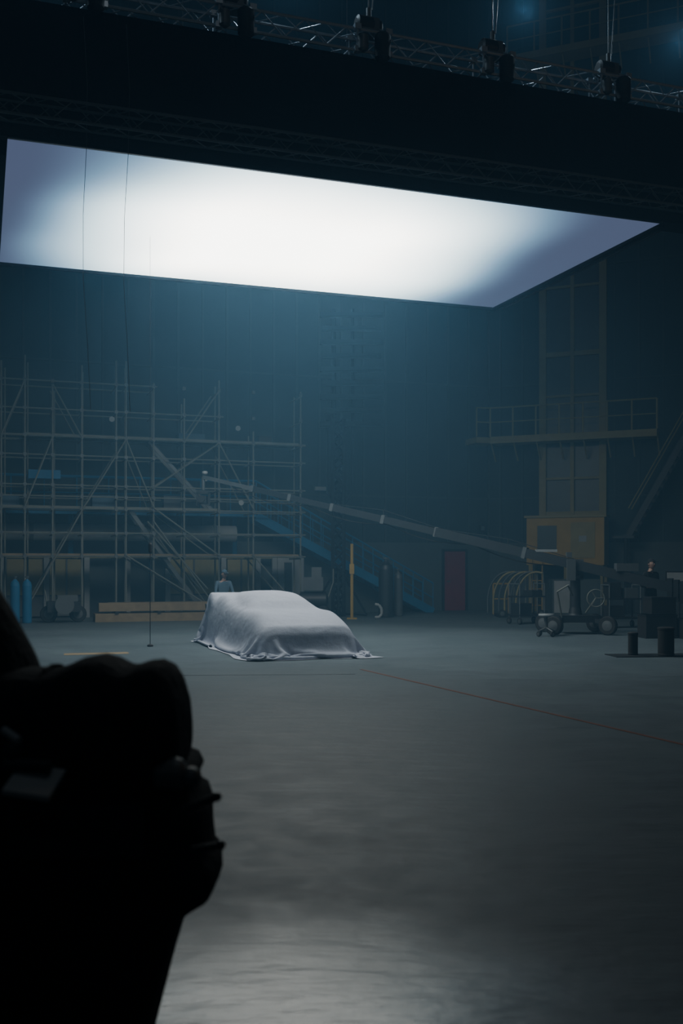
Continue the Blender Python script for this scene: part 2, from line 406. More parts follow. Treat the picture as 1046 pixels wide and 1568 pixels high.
for z,a,b_ in ((1.87,-12.2,-2.3),(3.25,-11.1,-4.8),(5.33,-10.5,-2.3)):
    for dd in (-2.4,-2.1,-1.8): mb.box(B((a+b_)/2,dd,z+0.05),(b_-a,0.26,0.05),'wood' if z<2 else 'steel',YB)
for (a,z0,b_,z1) in ((-10.46,0.3,-8.88,3.2),(-8.88,3.2,-7.62,5.3),(-7.62,1.9,-4.84,0.2),(-7.62,5.3,-6.81,3.3),(-6.81,3.3,-4.84,1.9),(-9.7,5.3,-10.46,3.3),(-4.84,5.3,-6.81,3.9),(-4.84,0.2,-6.81,2.9),(-12.2,0.2,-11.1,3.2),(-3.77,3.3,-4.84,5.3),(-2.26,0.2,-3.77,1.9),(-7.0,2.9,-5.2,0.9),(-11.1,5.3,-10.46,6.9),(-8.88,5.3,-9.7,6.8),(-5.9,5.3,-4.84,6.9)):
    mb.tube(B(a,-2.66,z0),B(b_,-2.66,z1),0.024,'steel',6)
    mb.tube(B(a,-1.44,z0),B(b_,-1.44,z1),0.022,'steel',6)
for s_ in (-0.0,0.5): mb.beam(B(-6.9,-2.3+s_,5.3),B(-5.0,-2.3+s_,3.3),0.04,0.1,'grey'); mb.beam(B(-7.5,-2.3+s_,3.3),B(-5.4,-2.3+s_,0.4),0.05,0.12,'grey')
for i in range(9):
    f=(i+.5)/9; mb.box(B(-7.5+2.1*f,-2.05,3.3-2.9*f),(0.22,0.5,0.03),'grey',YB)
for t,z,w_,h_,k in ((-9.9,4.25,0.9,0.25,'blue'),(-8.2,3.5,0.7,0.35,'navy'),(-6.2,3.5,0.5,0.4,'dark'),(-10.9,3.45,0.6,0.3,'navy'),(-3.3,5.5,0.4,0.25,'dark'),(-5.6,5.5,0.8,0.2,'navy')):
    mb.box(B(t,-2.0,z),(w_,0.5,h_),k,YB)
for t,z in ((-8.05,5.85),(-4.3,5.75),(-4.2,3.5),(-5.3,4.2)):
    mb.lathe(B(t,-2.72,z),[(0.03,0.0),(0.07,-0.05),(0.08,-0.1)],'white',12,'Y',YB)
for t in ts:
    for z in lv: mb.box(B(t,-2.6,z),(0.09,0.1,0.09),'grey',YB)
mb.build('scaffolding')

# blue stair with landing
mb=MB(); d0,d1=-1.15,-0.25
N=17; t0,z0,t1,z1=-3.3,3.3,2.9,0.0
for d in (d0,d1):
    mb.beam(B(t0,d,z0-0.12),B(t1,d,z1+0.02),0.06,0.28,'blue')
    mb.tube(B(t0,d,z0+1.0),B(t1,d,z1+1.0),0.03,'blue'); mb.tube(B(t0,d,z0+0.5),B(t1,d,z1+0.5),0.02,'blue')
    for i in range(N+1):
        f=i/N; mb.tube(B(t0+(t1-t0)*f,d,z0*(1-f)),B(t0+(t1-t0)*f,d,z0*(1-f)+1.0),0.02,'blue',5)
for i in range(N):
    f=(i+0.5)/N; mb.box(B(t0+(t1-t0)*f,(d0+d1)/2,z0*(1-f)-0.02),(0.3,0.88,0.04),'blue',YB)
mb.box(B(-9,(d0+d1)/2,3.24),(11.4,0.95,0.16),'blue',YB)
for d in (d0,):
    mb.tube(B(-14.6,d,4.3),B(t0,d,4.3),0.045,'blue'); mb.tube(B(-14.6,d,3.8),B(t0,d,3.8),0.03,'blue')
    t=-14.6
    while t<t0: mb.tube(B(t,d,3.3),B(t,d,4.3),0.02,'blue',5); t+=0.95
for t in (-14,-11.5,-9,-6.5,-3.8): mb.beam(B(t,-0.3,0),B(t,-0.3,3.2),0.14,0.14,'blue')
mb.build('steel_staircase')

mb=MB(); mb.tube(B(-14,-0.8,2.62),B(-3.9,-0.8,2.62),0.26,'white',20)
for t in (-13,-10.2,-7.4,-4.6):
    mb.tube(B(t-0.05,-0.8,2.62),B(t+0.05,-0.8,2.62),0.29,'grey',20)
mb.build('ventilation_duct')
mb=MB()
mb.box(B(-6.5,-0.55,1.9),(9.4,0.12,0.14),'olive',YB)
for t in (-11.0,-9.75,-8.55,-7.3,-6.05,-4.25,-3.1,-2.55): mb.box(B(t,-0.6,0.93),(0.16,0.12,1.86),'white',YB)
for a,b_ in ((-10.9,-9.85),(-9.65,-8.65),(-6.0,-4.4),(-4.1,-3.2)):
    mb.box(B((a+b_)/2,-0.52,1.25),(b_-a,0.05,1.1),'olive',YB); mb.box(B((a+b_)/2,-0.52,0.35),(b_-a,0.05,0.6),'grey',YB)
    mb.box(B((a+b_)/2,-0.56,1.25),(0.05,0.05,1.1),'grey',YB)
mb.box(B(-2.0,-0.6,1.2),(0.9,0.12,1.3),'white',YB); mb.box(B(-2.1,-0.68,1.2),(0.25,0.05,1.0),'glass',YB)
mb.build('low_partition')
mb=MB()
for i,(a,b_,z,d) in enumerate(((-8.6,-5.2,0.12,-3.1),(-8.2,-4.9,0.42,-3.1),(-8.5,-5.4,0.42,-3.42),(-8.6,-5.0,0.12,-3.42),(-4.9,-3.0,0.12,-3.2))):
    mb.box(B((a+b_)/2,d,z),(b_-a,0.28,0.24),'wood',YB)
for t in (-8.0,-6.8,-5.3): mb.box(B(t,-3.26,0.27),(0.1,0.7,0.06),'dark',YB)
mb.build('timber_beam_stack')
mb=MB(); c=B(-9.45,-3.3,0)
mb.box(c+Vector((0,0,0.45)),(0.9,0.6,0.3),'dark',YB); mb.box(c+u*0.1+Vector((0,0,0.68)),(0.55,0.45,0.18),'grey',YB)
for s_ in (-1,1): mb.wheel(c+u*s_*0.4+Vector((0,0,0.24)),0.24,0.12,YB+math.pi/2)
mb.lathe(c-v*0.38+Vector((0,0,0.5)),[(0.26,-0.08),(0.26,-0.05),(0.10,-0.045),(0.10,0.045),(0.26,0.05),(0.26,0.08)],'grey',20,'Y',YB)
mb.poly([c-u*0.4+Vector((0,0,0.3)),c-u*0.5+Vector((0,0,0.9)),c-u*0.5+v*0.3+Vector((0,0,0.9))],0.02,'steel')
mb.build('portable_generator')
def cyl(name,c,r,h,k):
    mb=MB(); mb.lathe(c,[(r*0.92,0),(r,0.03),(r,h*0.8),(r*0.85,h*0.87),(r*0.4,h*0.92),(r*0.3,h*0.94)],k,18)
    mb.lathe(Vector(c)+Vector((0,0,h*0.94)),[(r*0.22,0),(r*0.22,h*0.03),(r*0.45,h*0.035),(r*0.45,h*0.06)],'grey',10); mb.build(name)
for dt_ in (0,0.32): cyl('gas_cylinder',B(-10.75+dt_,-3.3,0),0.13,1.3,'blue')
cyl('storage_tank',Vector((1.38,32.0,0)),0.23,1.85,'dark')
cyl('gas_cylinder',Vector((1.8,32.7,0)),0.14,1.5,'grey')
mb=MB(); c=Vector((-0.85,31.2,0))
mb.lathe(c+Vector((-0.45,0,0.55)),[(0.12,0),(0.26,0.06),(0.26,0.84),(0.12,0.9)],'dark',16,'X')
mb.box(c+Vector((0,0,1.05)),(0.6,0.45,0.4),'grey'); mb.box(c+Vector((0.1,0,1.4)),(0.3,0.3,0.3),'grey')
for s_ in (-1,1): mb.wheel(c+Vector((s_*0.3,-0.28,0.2)),0.2,0.09,math.pi/2); mb.wheel(c+Vector((s_*0.3,0.28,0.2)),0.2,0.09,math.pi/2)
mb.poly([c+Vector((0.4,0,0.5)),c+Vector((0.6,0,1.1)),c+Vector((0.6,0,1.5))],0.02,'steel')
mb.build('air_compressor')
mb=MB(); c=Vector((0.31,30.9,0)); mb.tube(c,c+Vector((0,0,2.25)),0.05,'yellow',10); mb.box(c+Vector((0,0,0.02)),(0.3,0.3,0.04),'yellow')
mb.box(c+Vector((0,0,1.5)),(0.14,0.14,0.3),'yellow'); mb.build('yellow_post')
mb=MB(); c=Vector((1.1,30.9,0))
mb.poly([c+Vector((-0.1,0,0.05)),c+Vector((0.02,0,0.05)),c+Vector((0.1,0,0.14)),c+Vector((0.1,0,0.3)),c+Vector((0.02,0,0.42)),c+Vector((-0.1,0,0.44))],0.045,'white',8)
mb.build('bent_pipe')
# red door
mb=MB(); t=4.2
mb.box(B(t,-0.10,1.06),(0.84,0.05,2.1),'red',YB)
for s_ in (-1,1): mb.box(B(t+s_*0.45,-0.13,1.08),(0.07,0.1,2.16),'dark',YB)
mb.box(B(t,-0.13,2.15),(0.97,0.1,0.07),'dark',YB); mb.box(B(t,-0.13,1.5),(0.6,0.02,0.9),'red',YB); mb.box(B(t,-0.13,0.5),(0.6,0.02,0.7),'red',YB)
mb.tube(B(t-0.32,-0.17,1.05),B(t-0.2,-0.17,1.05),0.018,'grey'); mb.build('door_1')
mb=MB(); mb.box(B(-0.8,-0.13,4.2),(0.42,0.16,0.12),'white',YB); mb.build('wall_lamp')
mb=MB(); mb.box(B(5.3,-0.1,2.9),(0.2,0.1,0.28),'dark',YB); mb.box(B(5.3,-0.16,2.93),(0.12,0.02,0.14),'grey',YB); mb.build('electrical_box')
mb=MB(); c=Vector((5.0,34.0,0))
mb.poly([c,c+Vector((0,0,1.0)),c+Vector((0.5,0,1.0)),c+Vector((0.5,0,0))],0.03,'yellow',8); mb.tube(c+Vector((0,0,0.5)),c+Vector((0.5,0,0.5)),0.025,'yellow',8)
mb.build('guard_rail')

# ---------------------------------------------------------------- slatted lamp tower
mb=MB(); X=-0.1; Y=32.6
truss(mb,(X,Y,0),(X,Y,6.2),0.34,'matteblack',r=0.07,rd=0.045)
for (x,y) in ((X-0.9,Y),(X+0.9,Y),(X,Y-0.8)): mb.tube((x,y,0.04),(X,Y,1.6),0.04,'matteblack'); mb.tube((x,y,0.04),(X,Y,0.1),0.04,'matteblack')
mb.tube((X-0.15,Y,6),(X-0.15,Y,9.7),0.07,'matteblack',8); mb.tube((X+0.45,Y,3.9),(X+0.45,Y,9.7),0.05,'matteblack',8)
mb.tube((X+0.45,Y,3.9),(X+0.1,Y,3.4),0.035,'matteblack',8); mb.tube((X-0.35,Y,3.9),(X-0.35,Y,6.2),0.035,'matteblack',8); mb.tube((X-0.35,Y,3.9),(X,Y,3.4),0.035,'matteblack',8)
for i in range(9):
    z=6.05+i*0.43; x1=X+1.35-(0.15 if i%2 else 0)
    mb.box((X+0.42,Y-0.1,z),(1.85 if i%2 else 2.0,0.14,0.16),'matteblack'); mb.tube((X-0.5,Y-0.2,z-0.1),(x1,Y-0.2,z-0.04),0.03,'matteblack',8)
mb.build('lighting_tower')

# ---------------------------------------------------------------- right wall : tall windows, balcony, cabin
mb=MB()
FS=(1.96,2.99,4.03)
for s_,wd in ((FS[0],0.24),(FS[1],0.13),(FS[2],0.24)): mb.box(R_(s_,0.16,13.0),(wd,0.18,19.4),'olive',YR)
for s_ in ((FS[0]+FS[1])/2,(FS[1]+FS[2])/2):
    mb.box(R_(s_,0.10,13.0),(0.94,0.04,19.3),'glass',YR)
for z in (3.4,4.63,7.5,8.96,11.3,13.2,15.1,17.2,21.0,22.6): mb.box(R_(FS[1],0.15,z),(2.2,0.14,0.16 if z in(3.4,8.96,13.2) else 0.08),'olive',YR)
mb.build('window_1')
def balcony(name,z,s0,s1,dep=1.05,back=0,gap=0.27):
    mb=MB(); mb.box(R_((s0+s1)/2,(dep+gap)/2,z-0.12),(s1-s0,dep-gap,0.24),'olive',YR)
    if back: mb.box(B(5.65-back/2-0.1,-0.5,z-0.12),(back-0.2,0.85,0.2),'olive',YB)
    for zz,r in ((z+1.0,0.03),(z+0.5,0.02)): mb.tube(R_(s0,dep,zz),R_(s1,dep,zz),r,'olive')
    s_=s0
    while s_<=s1+0.01:
        mb.tube(R_(s_,dep,z),R_(s_,dep,z+1.0),0.035,'olive'); mb.beam(R_(s_,gap,z-0.8),R_(s_,dep*0.9,z-0.2),0.05,0.05,'olive'); s_+=(s1-s0)/7
    if back:
        for zz in (z+1.0,z+0.5): mb.tube(B(5.65-back,-0.95,zz),R_(s0,dep,zz),0.025,'olive')
        mb.tube(B(5.65-back,-0.95,z),B(5.65-back,-0.95,z+1),0.03,'olive')
    mb.build(name)
balcony('balcony',6.1,0.3,5.9,back=1.0)
balcony('balcony',19.3,0.9,7.5)
mb=MB()
for dd in (0.35,1.1):
    mb.beam(R_(6.9,dd,6.0),R_(5.0,dd,2.6),0.05,0.2,'dark'); mb.tube(R_(6.9,dd,6.9),R_(5.0,dd,3.5),0.022,'olive')
for i in range(14):
    f=(i+.5)/14; mb.box(R_(6.9-1.9*f,0.72,6.0-3.4*f),(0.22,0.75,0.03),'dark',YR)
mb.box(R_(4.85,0.72,2.55),(0.7,0.9,0.08),'dark',YR)
for dd in (0.35,1.1): mb.beam(R_(4.9,dd,0),R_(4.9,dd,2.5),0.08,0.08,'dark'); mb.beam(R_(6.9,dd,0),R_(6.9,dd,6),0.08,0.08,'dark')
mb.build('access_stair')
mb=MB()
c=R_(2.95,0.85,2.42); mb.box(c,(2.6,1.0,1.6),'yellow',YR); mb.box(R_(2.35,1.36,2.55),(0.65,0.04,0.8),'glass',YR)
mb.box(R_(3.55,1.36,2.45),(0.8,0.03,1.2),'olive',YR); mb.box(R_(2.95,0.85,3.26),(2.75,1.1,0.08),'olive',YR)
for a in (1.75,2.95,4.15): 
    for dd in (0.4,1.3): mb.beam(R_(a,dd,0),R_(a,dd,1.65),0.08,0.08,'olive')
for a in (1.85,2.2): mb.tube(R_(a,1.45,0),R_(a,1.40,1.9),0.025,'yellow')
for i in range(6): mb.tube(R_(1.85,1.44,0.25+i*0.28),R_(2.2,1.44,0.25+i*0.28),0.02,'yellow')
mb.box(R_(3.55,1.385,2.5),(0.25,0.02,0.2),'white',YR)
mb.build('yellow_control_cabin')
mb=MB(); c=Vector((5.55,32.6,0))
for i in range(6):
    a=Vector((0.16*i-0.3,-0.12*i,0))
    pts=[c+a+Vector((-0.6*math.cos(t)*1.0,0.25*math.cos(t),0.45+0.95*math.sin(t)+0.0)) for t in [math.pi*k/12*0.62-0.1 for k in range(13)]]
    mb.poly([Vector((pts[0].x,pts[0].y,0.1))]+pts,0.032,'olive' if i%2 else 'grey',7)
    mb.tube(c+a+Vector((0.2,0,0.0)),c+a+Vector((0.2,0,1.4)),0.02,'steel')
mb.box(c+Vector((0.1,-0.3,0.05)),(1.6,1.0,0.1),'dark')
for s_ in (-0.6,0.6): mb.wheel(c+Vector((s_,-0.8,0.12)),0.12,0.07,math.pi/2)
mb.build('hose_rack')
mb=MB(); c=Vector((7.35,32.6,0)); mb.box(c+Vector((0,0,0.62)),(1.5,0.6,1.1),'wall_low'); mb.box(c+Vector((-0.36,-0.31,0.62)),(0.68,0.03,1.0),'white'); mb.box(c+Vector((0.36,-0.31,0.62)),(0.68,0.03,1.0),'wall_low')
for s_ in (-.65,.65): mb.box(c+Vector((s_,0,0.04)),(0.1,0.5,0.08),'dark')
mb.build('storage_cabinet')
mb=MB(); c=Vector((8.25,25.2,0)); mb.box(c+Vector((0,0,1.25)),(0.6,0.05,0.36),'white'); mb.box(c+Vector((0,0.03,1.25)),(0.66,0.05,0.42),'black')
mb.tube(c+Vector((0,0.05,0.1)),c+Vector((0,0.05,1.2)),0.03,'dark'); mb.box(c+Vector((0,0.05,0.06)),(0.5,0.4,0.12),'dark'); mb.build('monitor_stand')

# ---------------------------------------------------------------- camera crane
mb=MB()
piv=Vector((5.5,24.3,1.62)); head=Vector((-3.75,28.0,4.0))
d=(head-piv).normalized()
def ca(f): return piv+(head-piv)*f
mb.beam(piv-d*2.9,ca(0.34),0.26,0.22,'dark'); mb.beam(ca(0.30),ca(0.62),0.20,0.17,'dark'); mb.beam(ca(0.58),ca(0.85),0.14,0.14,'dark'); mb.beam(ca(0.82),head,0.10,0.10,'grey')
for f in (0.12,0.34,0.48,0.62,0.74,0.85): mb.beam(ca(f)-d*0.05,ca(f)+d*0.04,0.25*(1.2-f*0.6),0.24*(1.2-f*0.6),'grey')
upv=Vector((0,0,1))
for f0,f1 in ((-0.02,0.34),(0.34,0.62)):
    mb.poly([ca(f0)+upv*0.11,ca((f0+f1)/2)+upv*0.24,ca(f1)+upv*0.09],0.009,'dark',5); mb.tube(ca((f0+f1)/2)+upv*0.1,ca((f0+f1)/2)+upv*0.24,0.015,'dark')
for k in range(4):
    a=0.03+k*0.22; pts=[ca(a+0.22*i/8)-upv*(0.10+0.14*math.sin(math.pi*i/8)) for i in range(9)]; mb.poly(pts,0.013,'black',5)
for i in range(5): mb.box(piv-d*(2.2+0.14*i)-upv*0.05,(0.11,0.5,0.5),'dark',R=Matrix.Rotation(math.atan2(d.y,d.x),3,'Z'))
mb.box(piv-d*1.2+upv*0.22,(0.5,0.25,0.18),'grey'); mb.box(piv+d*0.7+upv*0.17,(0.5,0.14,0.06),'white'); mb.box(piv+d*0.15+upv*0.2,(0.12,0.12,0.12),'grey')
for s_ in (-1,1): mb.box(piv+Vector((0.07*s_*2,0.2*s_,-0.12)),(0.2,0.06,0.5),'grey')
mb.lathe((5.5,24.3,0.42),[(0.2,0),(0.16,0.05),(0.13,0.2),(0.12,0.85),(0.2,0.88),(0.2,0.95)],'dark',16)
mb.box((5.5,24.3,0.36),(0.9,0.8,0.16),'dark')
for sx in (-1,1):
    for sy in (-1,1):
        mb.beam((5.5,24.3,0.36),(5.5+sx*0.6,24.3+sy*0.55,0.3),0.1,0.1,'dark'); mb.wheel(Vector((5.5+sx*0.62,24.3+sy*0.6,0.22)),0.22,0.13,0.9,hub='grey')
mb.poly([(5.1,23.9,0.4),(4.95,23.7,1.0),(5.2,23.7,1.15),(5.35,23.9,0.9)],0.022,'steel')
rim=[Vector((5.85+0.2*math.cos(t),23.75,0.85+0.2*math.sin(t))) for t in [2*math.pi*i/18 for i in range(19)]]
mb.poly(rim,0.014,'steel')
for i in range(3): mb.tube(rim[i*6],(5.85,23.75,0.85),0.01,'steel')
mb.tube((5.85,23.75,0.85),(5.7,24.1,0.5),0.02,'steel')
mb.tube(head,head-upv*0.35,0.05,'grey',8); mb.box(head-upv*0.42,(0.35,0.1,0.08),'dark')
for s_ in (-1,1): mb.box(head+Vector((s_*0.16,0,-0.6)),(0.05,0.1,0.36),'dark')
mb.box(head-upv*0.62,(0.2,0.4,0.2),'dark'); mb.lathe(head+Vector((0,-0.2,-0.62)),[(0.06,0),(0.06,-0.12),(0.1,-0.18),(0.1,-0.26)],'black',14,'Y')
mb.lathe(head+Vector((0.05,-0.05,0.06)),[(0.05,0),(0.08,0.03),(0.08,0.08),(0.04,0.10)],'white',12)
mb.build('camera_crane')

def cart(name,c,yaw,items):
    mb=MB(); c=Vector(c); R=Matrix.Rotation(yaw,3,'Z')
    def q(x,y,z): return c+R@Vector((x,y,z))
    for z in (0.25,0.75): mb.box(q(0,0,z),(0.9,0.5,0.04),'dark',yaw)
    for x in (-0.43,0.43):
        for y in (-0.23,0.23): mb.tube(q(x,y,0.15),q(x,y,1.1),0.018,'grey'); mb.wheel(q(x,y,0.09),0.09,0.05,yaw,hub='grey')
        mb.tube(q(x,-0.23,1.1),q(x,0.23,1.1),0.018,'grey')
    for (x,z,w_,h_,k) in items: mb.box(q(x,0,z+h_/2),(w_,0.4,h_),k,yaw)
    return mb.build(name)
cart('equipment_cart',(7.2,26.6,0),0.2,[(-0.2,0.27,0.4,0.3,'black'),(0.2,0.77,0.35,0.25,'grey'),(-0.25,0.77,0.3,0.4,'black')])
cart('equipment_cart',(9.3,26.2,0),-0.1,[(-0.2,0.27,0.4,0.4,'black'),(0.2,0.77,0.35,0.45,'black'),(-0.2,0.77,0.35,0.3,'dark')])
cart('equipment_cart',(5.1,28.4,0),0.5,[(-0.2,0.27,0.4,0.3,'dark'),(0.2,0.77,0.35,0.15,'black')])
mb=MB()
for (x,y,z,sx,sz) in ((7.0,22.9,0.26,0.7,0.52),(7.05,22.9,0.72,0.55,0.38),(7.7,22.7,0.22,0.55,0.44)):
    mb.box((x,y,z),(sx,0.5,sz),'black',0.1)
    for dz in (-sz/2+0.015,sz/2-0.015): mb.box((x,y,z+dz),(sx+0.02,0.52,0.03),'dark',0.1)
mb.build('flight_case_stack')
mb=MB(); c=Vector((4.62,23.3,0))
mb.lathe(c+Vector((0,0,0.46)),[(0.17,0),(0.18,0.02),(0.17,0.05)],'white',18); mb.tube(c+Vector((0,0,0.12)),c+Vector((0,0,0.46)),0.035,'grey',8)
for i in range(4):
    a=i*math.pi/2+0.5; p=c+Vector((0.22*math.cos(a),0.22*math.sin(a),0.12)); mb.tube(c+Vector((0,0,0.2)),p,0.02,'grey'); mb.wheel(p-Vector((0,0,0.06)),0.06,0.035,a)
mb.build('rolling_stool')
def canister(c,r,h):
    mb=MB(); mb.lathe(c,[(r,0),(r*1.04,0.02),(r,0.04),(r,h-0.05),(r*1.06,h-0.04),(r*1.06,h-0.01),(r*0.9,h)],'black',20)
    mb.tube(Vector(c)+Vector((-r*0.5,0,h)),Vector(c)+Vector((r*0.5,0,h)),0.012,'grey'); mb.build('black_canister')
canister((5.18,18.35,0.015),0.085,0.40); canister((5.72,18.2,0.015),0.14,0.50)
mb=MB(); mb.box((5.85,18.35,0.0075),(2.2,0.6,0.015),'dark',0.1); mb.build('rubber_floor_mat')

# ---------------------------------------------------------------- people
def make_person(name,loc,yaw,J,top='navy',bot='charcoal',hat=None,htilt=0.0,hyaw=0.0):
    root=empty(name,loc); root.rotation_euler=(0,0,yaw)
    vs=[];es=[];rad=[];lab=[];roots=[]
    def V_(p,r,l): vs.append(Vector(p)); rad.append(r); lab.append(l); return len(vs)-1
    def chain(st,pts):
        prev=st
        for p,r,l in pts:
            i=V_(p,r,l)
            if prev is not None: es.append((prev,i))
            else: roots.append(i)
            prev=i
        return prev
    pel=V_(J['pelvis'],(0.155,0.115),bot); roots.append(pel)
    sp=chain(pel,[(J['waist'],(0.145,0.105),top),(J['chest'],(0.175,0.125),top)])
    nk=chain(sp,[(J['neckb'],(0.075,0.07),top),(J['neck'],(0.055,0.055),'skin'),(Vector(J['neck'])+Vector((0,-0.01,0.05)),(0.055,0.055),'skin')])
    for s_ in ('L','R'):
        sg=1 if s_=='L' else -1
        sh,el,wr,hd=[Vector(J[k+s_]) for k in ('sh','el','wr','hd')]
        chain(sp,[(sh,(0.068,0.068),top),((sh+el)/2,(0.052,0.052),top),(el,(0.043,0.043),top),((el*0.35+wr*0.65),(0.035,0.035),top),(wr,(0.027,0.024),'skin'),((wr+hd)/2,(0.036,0.02),'skin'),(hd,(0.034,0.016),'skin')])
        dh=(hd-wr).normalized(); side=Vector((0,1,0)) if abs(dh.z)>0.7 else Vector((1,0,0))
        side=(side-dh*side.dot(dh)).normalized(); curl=Vector(J.get('curl'+s_,(-sg*0.6,0,0)))
        for i,lf in enumerate((0.07,0.082,0.078,0.06)):
            b0=hd-dh*0.01+side*(-0.027+0.018*i)
            d1=(dh+curl*0.25).normalized(); d2=(dh+curl*0.8).normalized()
            chain(None,[(b0,(0.0095,)*2,'skin'),(b0+d1*lf*0.5,(0.009,)*2,'skin'),(b0+d1*lf*0.5+d2*lf*0.5,(0.0075,)*2,'skin')])
        tb=wr+(hd-wr)*0.35-side*0.025
        chain(None,[(tb,(0.012,)*2,'skin'),(tb-side*0.025+dh*0.03,(0.0105,)*2,'skin'),(tb-side*0.028+dh*0.062+curl*0.01,(0.0085,)*2,'skin')])
        hp,kn,an,to=[Vector(J[k+s_]) for k in ('hp','kn','an','to')]
        chain(pel,[(hp,(0.095,0.095),bot),((hp+kn)/2,(0.08,0.08),bot),(kn,(0.06,0.06),bot),((kn+an)/2,(0.056,0.056),bot),(an,(0.045,0.045),bot)])
    me=bpy.data.meshes.new(name+'_b'); me.from_pydata([tuple(x) for x in vs],es,[])
    o=bpy.data.objects.new(name+'_tmp',me); COL.objects.link(o)
    md=o.modifiers.new('sk','SKIN'); md.use_smooth_shade=True
    sv=me.skin_vertices[0].data
    for i,r in enumerate(rad): sv[i].radius=r; sv[i].use_root=(i in roots)
    sb_=o.modifiers.new('ss','SUBSURF'); sb_.levels=1
    bpy.context.view_layer.update(); dg=bpy.context.evaluated_depsgraph_get()
    ev=bpy.data.meshes.new_from_object(o.evaluated_get(dg)); bpy.data.objects.remove(o)
    keys=[top,bot,'skin']; ev.materials.clear()
    for k in keys: ev.materials.append(M[k])
    segs=[(vs[a],vs[b_],lab[b_]) for a,b_ in es]
    for p in ev.polygons:
        c=p.center; best=None
        for a,b_,l in segs:
            ab=b_-a; t=max(0,min(1,(c-a).dot(ab)/max(1e-9,ab.length_squared))); dd=(c-(a+ab*t)).length
            if best is None or dd<best[0]: best=(dd,l)
        p.material_index=keys.index(best[1]); p.use_smooth=True
    bo=bpy.data.objects.new('body',ev); COL.objects.link(bo); bo.parent=root
    mb=MB()
    for s_ in ('L','R'):
        an=Vector(J['an'+s_]); to=Vector(J['to'+s_]); dr=(to-an); dr.z=0; dr.normalize(); sd_=Vector((-dr.y,dr.x,0))
        rings=[]
        for f,w_,h_ in ((-0.07,0.028,0.06),(-0.05,0.04,0.10),(0.02,0.042,0.11),(0.09,0.046,0.07),(0.15,0.045,0.055),(0.19,0.03,0.04)):
            cc=an+dr*f; cc.z=an.z-0.08
            rings.append([cc+sd_*w_*math.cos(a)+Vector((0,0,h_*0.5+h_*0.5*math.sin(a))) for a in [2*math.pi*k/12 for k in range(12)]])
        mb.loft(rings,'shoe')
    mb.build('shoes',root)
    hc=Vector(J['head']); mb=MB(); n=28; m=20; hv=[]
    RH=Matrix.Rotation(hyaw,3,'Z')@Matrix.Rotation(htilt,3,'X')
    for j in range(m+1):
        ph=math.pi*j/m
        for i in range(n):
            t=2*math.pi*i/n; x=math.sin(ph)*math.cos(t); y=math.sin(ph)*math.sin(t); z=math.cos(ph)
            X_=x*0.077*(1-0.22*max(0,-z)); Y_=y*0.098*(1-0.10*max(0,-z)); Z_=z*0.118
            if y<0:
                Y_-=0.026*math.exp(-((x/0.17)**2)-(((z+0.12)/0.2)**2))
                Y_-=0.012*math.exp(-((x/0.4)**2)-(((z+0.78)/0.18)**2))
                Y_-=0.006*math.exp(-((x/0.35)**2)-(((z+0.45)/0.07)**2))
                Y_+=0.009*math.exp(-(((abs(x)-0.38)/0.18)**2)-(((z-0.08)/0.13)**2))
            hv.append(hc+RH@Vector((X_,Y_,Z_)))
    hf=[(j*n+i,(j+1)*n+i,(j+1)*n+(i+1)%n,j*n+(i+1)%n) for j in range(m) for i in range(n)]
    mb.add(hv,hf,'skin',True)
    for s_ in (-1,1):
        mb.ball(hc+RH@Vector((s_*0.029,-0.082,0.008)),0.012,'white',8); mb.ball(hc+RH@Vector((s_*0.029,-0.091,0.008)),0.005,'black',6)
        mb.ball(hc+RH@Vector((s_*0.077,0.008,-0.005)),0.03,'skin',8,(0.3,0.7,1.0))
        mb.box(hc+RH@Vector((s_*0.029,-0.096,0.03)),(0.03,0.008,0.006),'hair',R=RH)
    mb.box(hc+RH@Vector((0,-0.099,-0.053)),(0.042,0.006,0.004),'red',R=RH)
    hv=[]
    for j in range(11):
        ph=math.pi*0.60*j/10
        for i in range(n):
            t=2*math.pi*i/n; x=math.sin(ph)*math.cos(t); y=math.sin(ph)*math.sin(t); z=math.cos(ph)
            if y<0: z=max(z,0.42+0.25*(-y-0.3)) if j>4 else z
            hv.append(hc+RH@Vector((x*0.085,y*0.106+0.004,z*0.128)))
    mb.add(hv,[(j*n+i,(j+1)*n+i,(j+1)*n+(i+1)%n,j*n+(i+1)%n) for j in range(10) for i in range(n)],hat or 'hair',True)
    if hat: mb.box(hc+RH@Vector((0,-0.125,0.055)),(0.12,0.09,0.008),hat,R=RH)
    mb.build('head',root)
    return root
stand=dict(pelvis=(0,0,0.95),waist=(0,0.01,1.10),chest=(0,0.0,1.32),neckb=(0,0.01,1.45),neck=(0,0.0,1.50),head=(0,-0.02,1.64),
 shL=(0.18,0,1.40),elL=(0.25,0.02,1.13),wrL=(0.19,-0.19,1.04),hdL=(0.14,-0.26,1.06),
 shR=(-0.18,0,1.40),elR=(-0.27,0.03,1.12),wrR=(-0.22,-0.2,1.10),hdR=(-0.17,-0.27,1.13),curlL=(-0.3,0,-0.7),curlR=(0.3,0,-0.7),
 hpL=(0.09,0,0.88),knL=(0.11,-0.02,0.49),anL=(0.13,0.02,0.08),toL=(0.15,-0.15,0.03),
 hpR=(-0.09,0,0.88),knR=(-0.12,-0.03,0.49),anR=(-0.15,-0.02,0.08),toR=(-0.19,-0.2,0.03))
make_person('crew_member',(7.25,24.2,0),0.5,stand,'charcoal','charcoal',hat='charcoal')
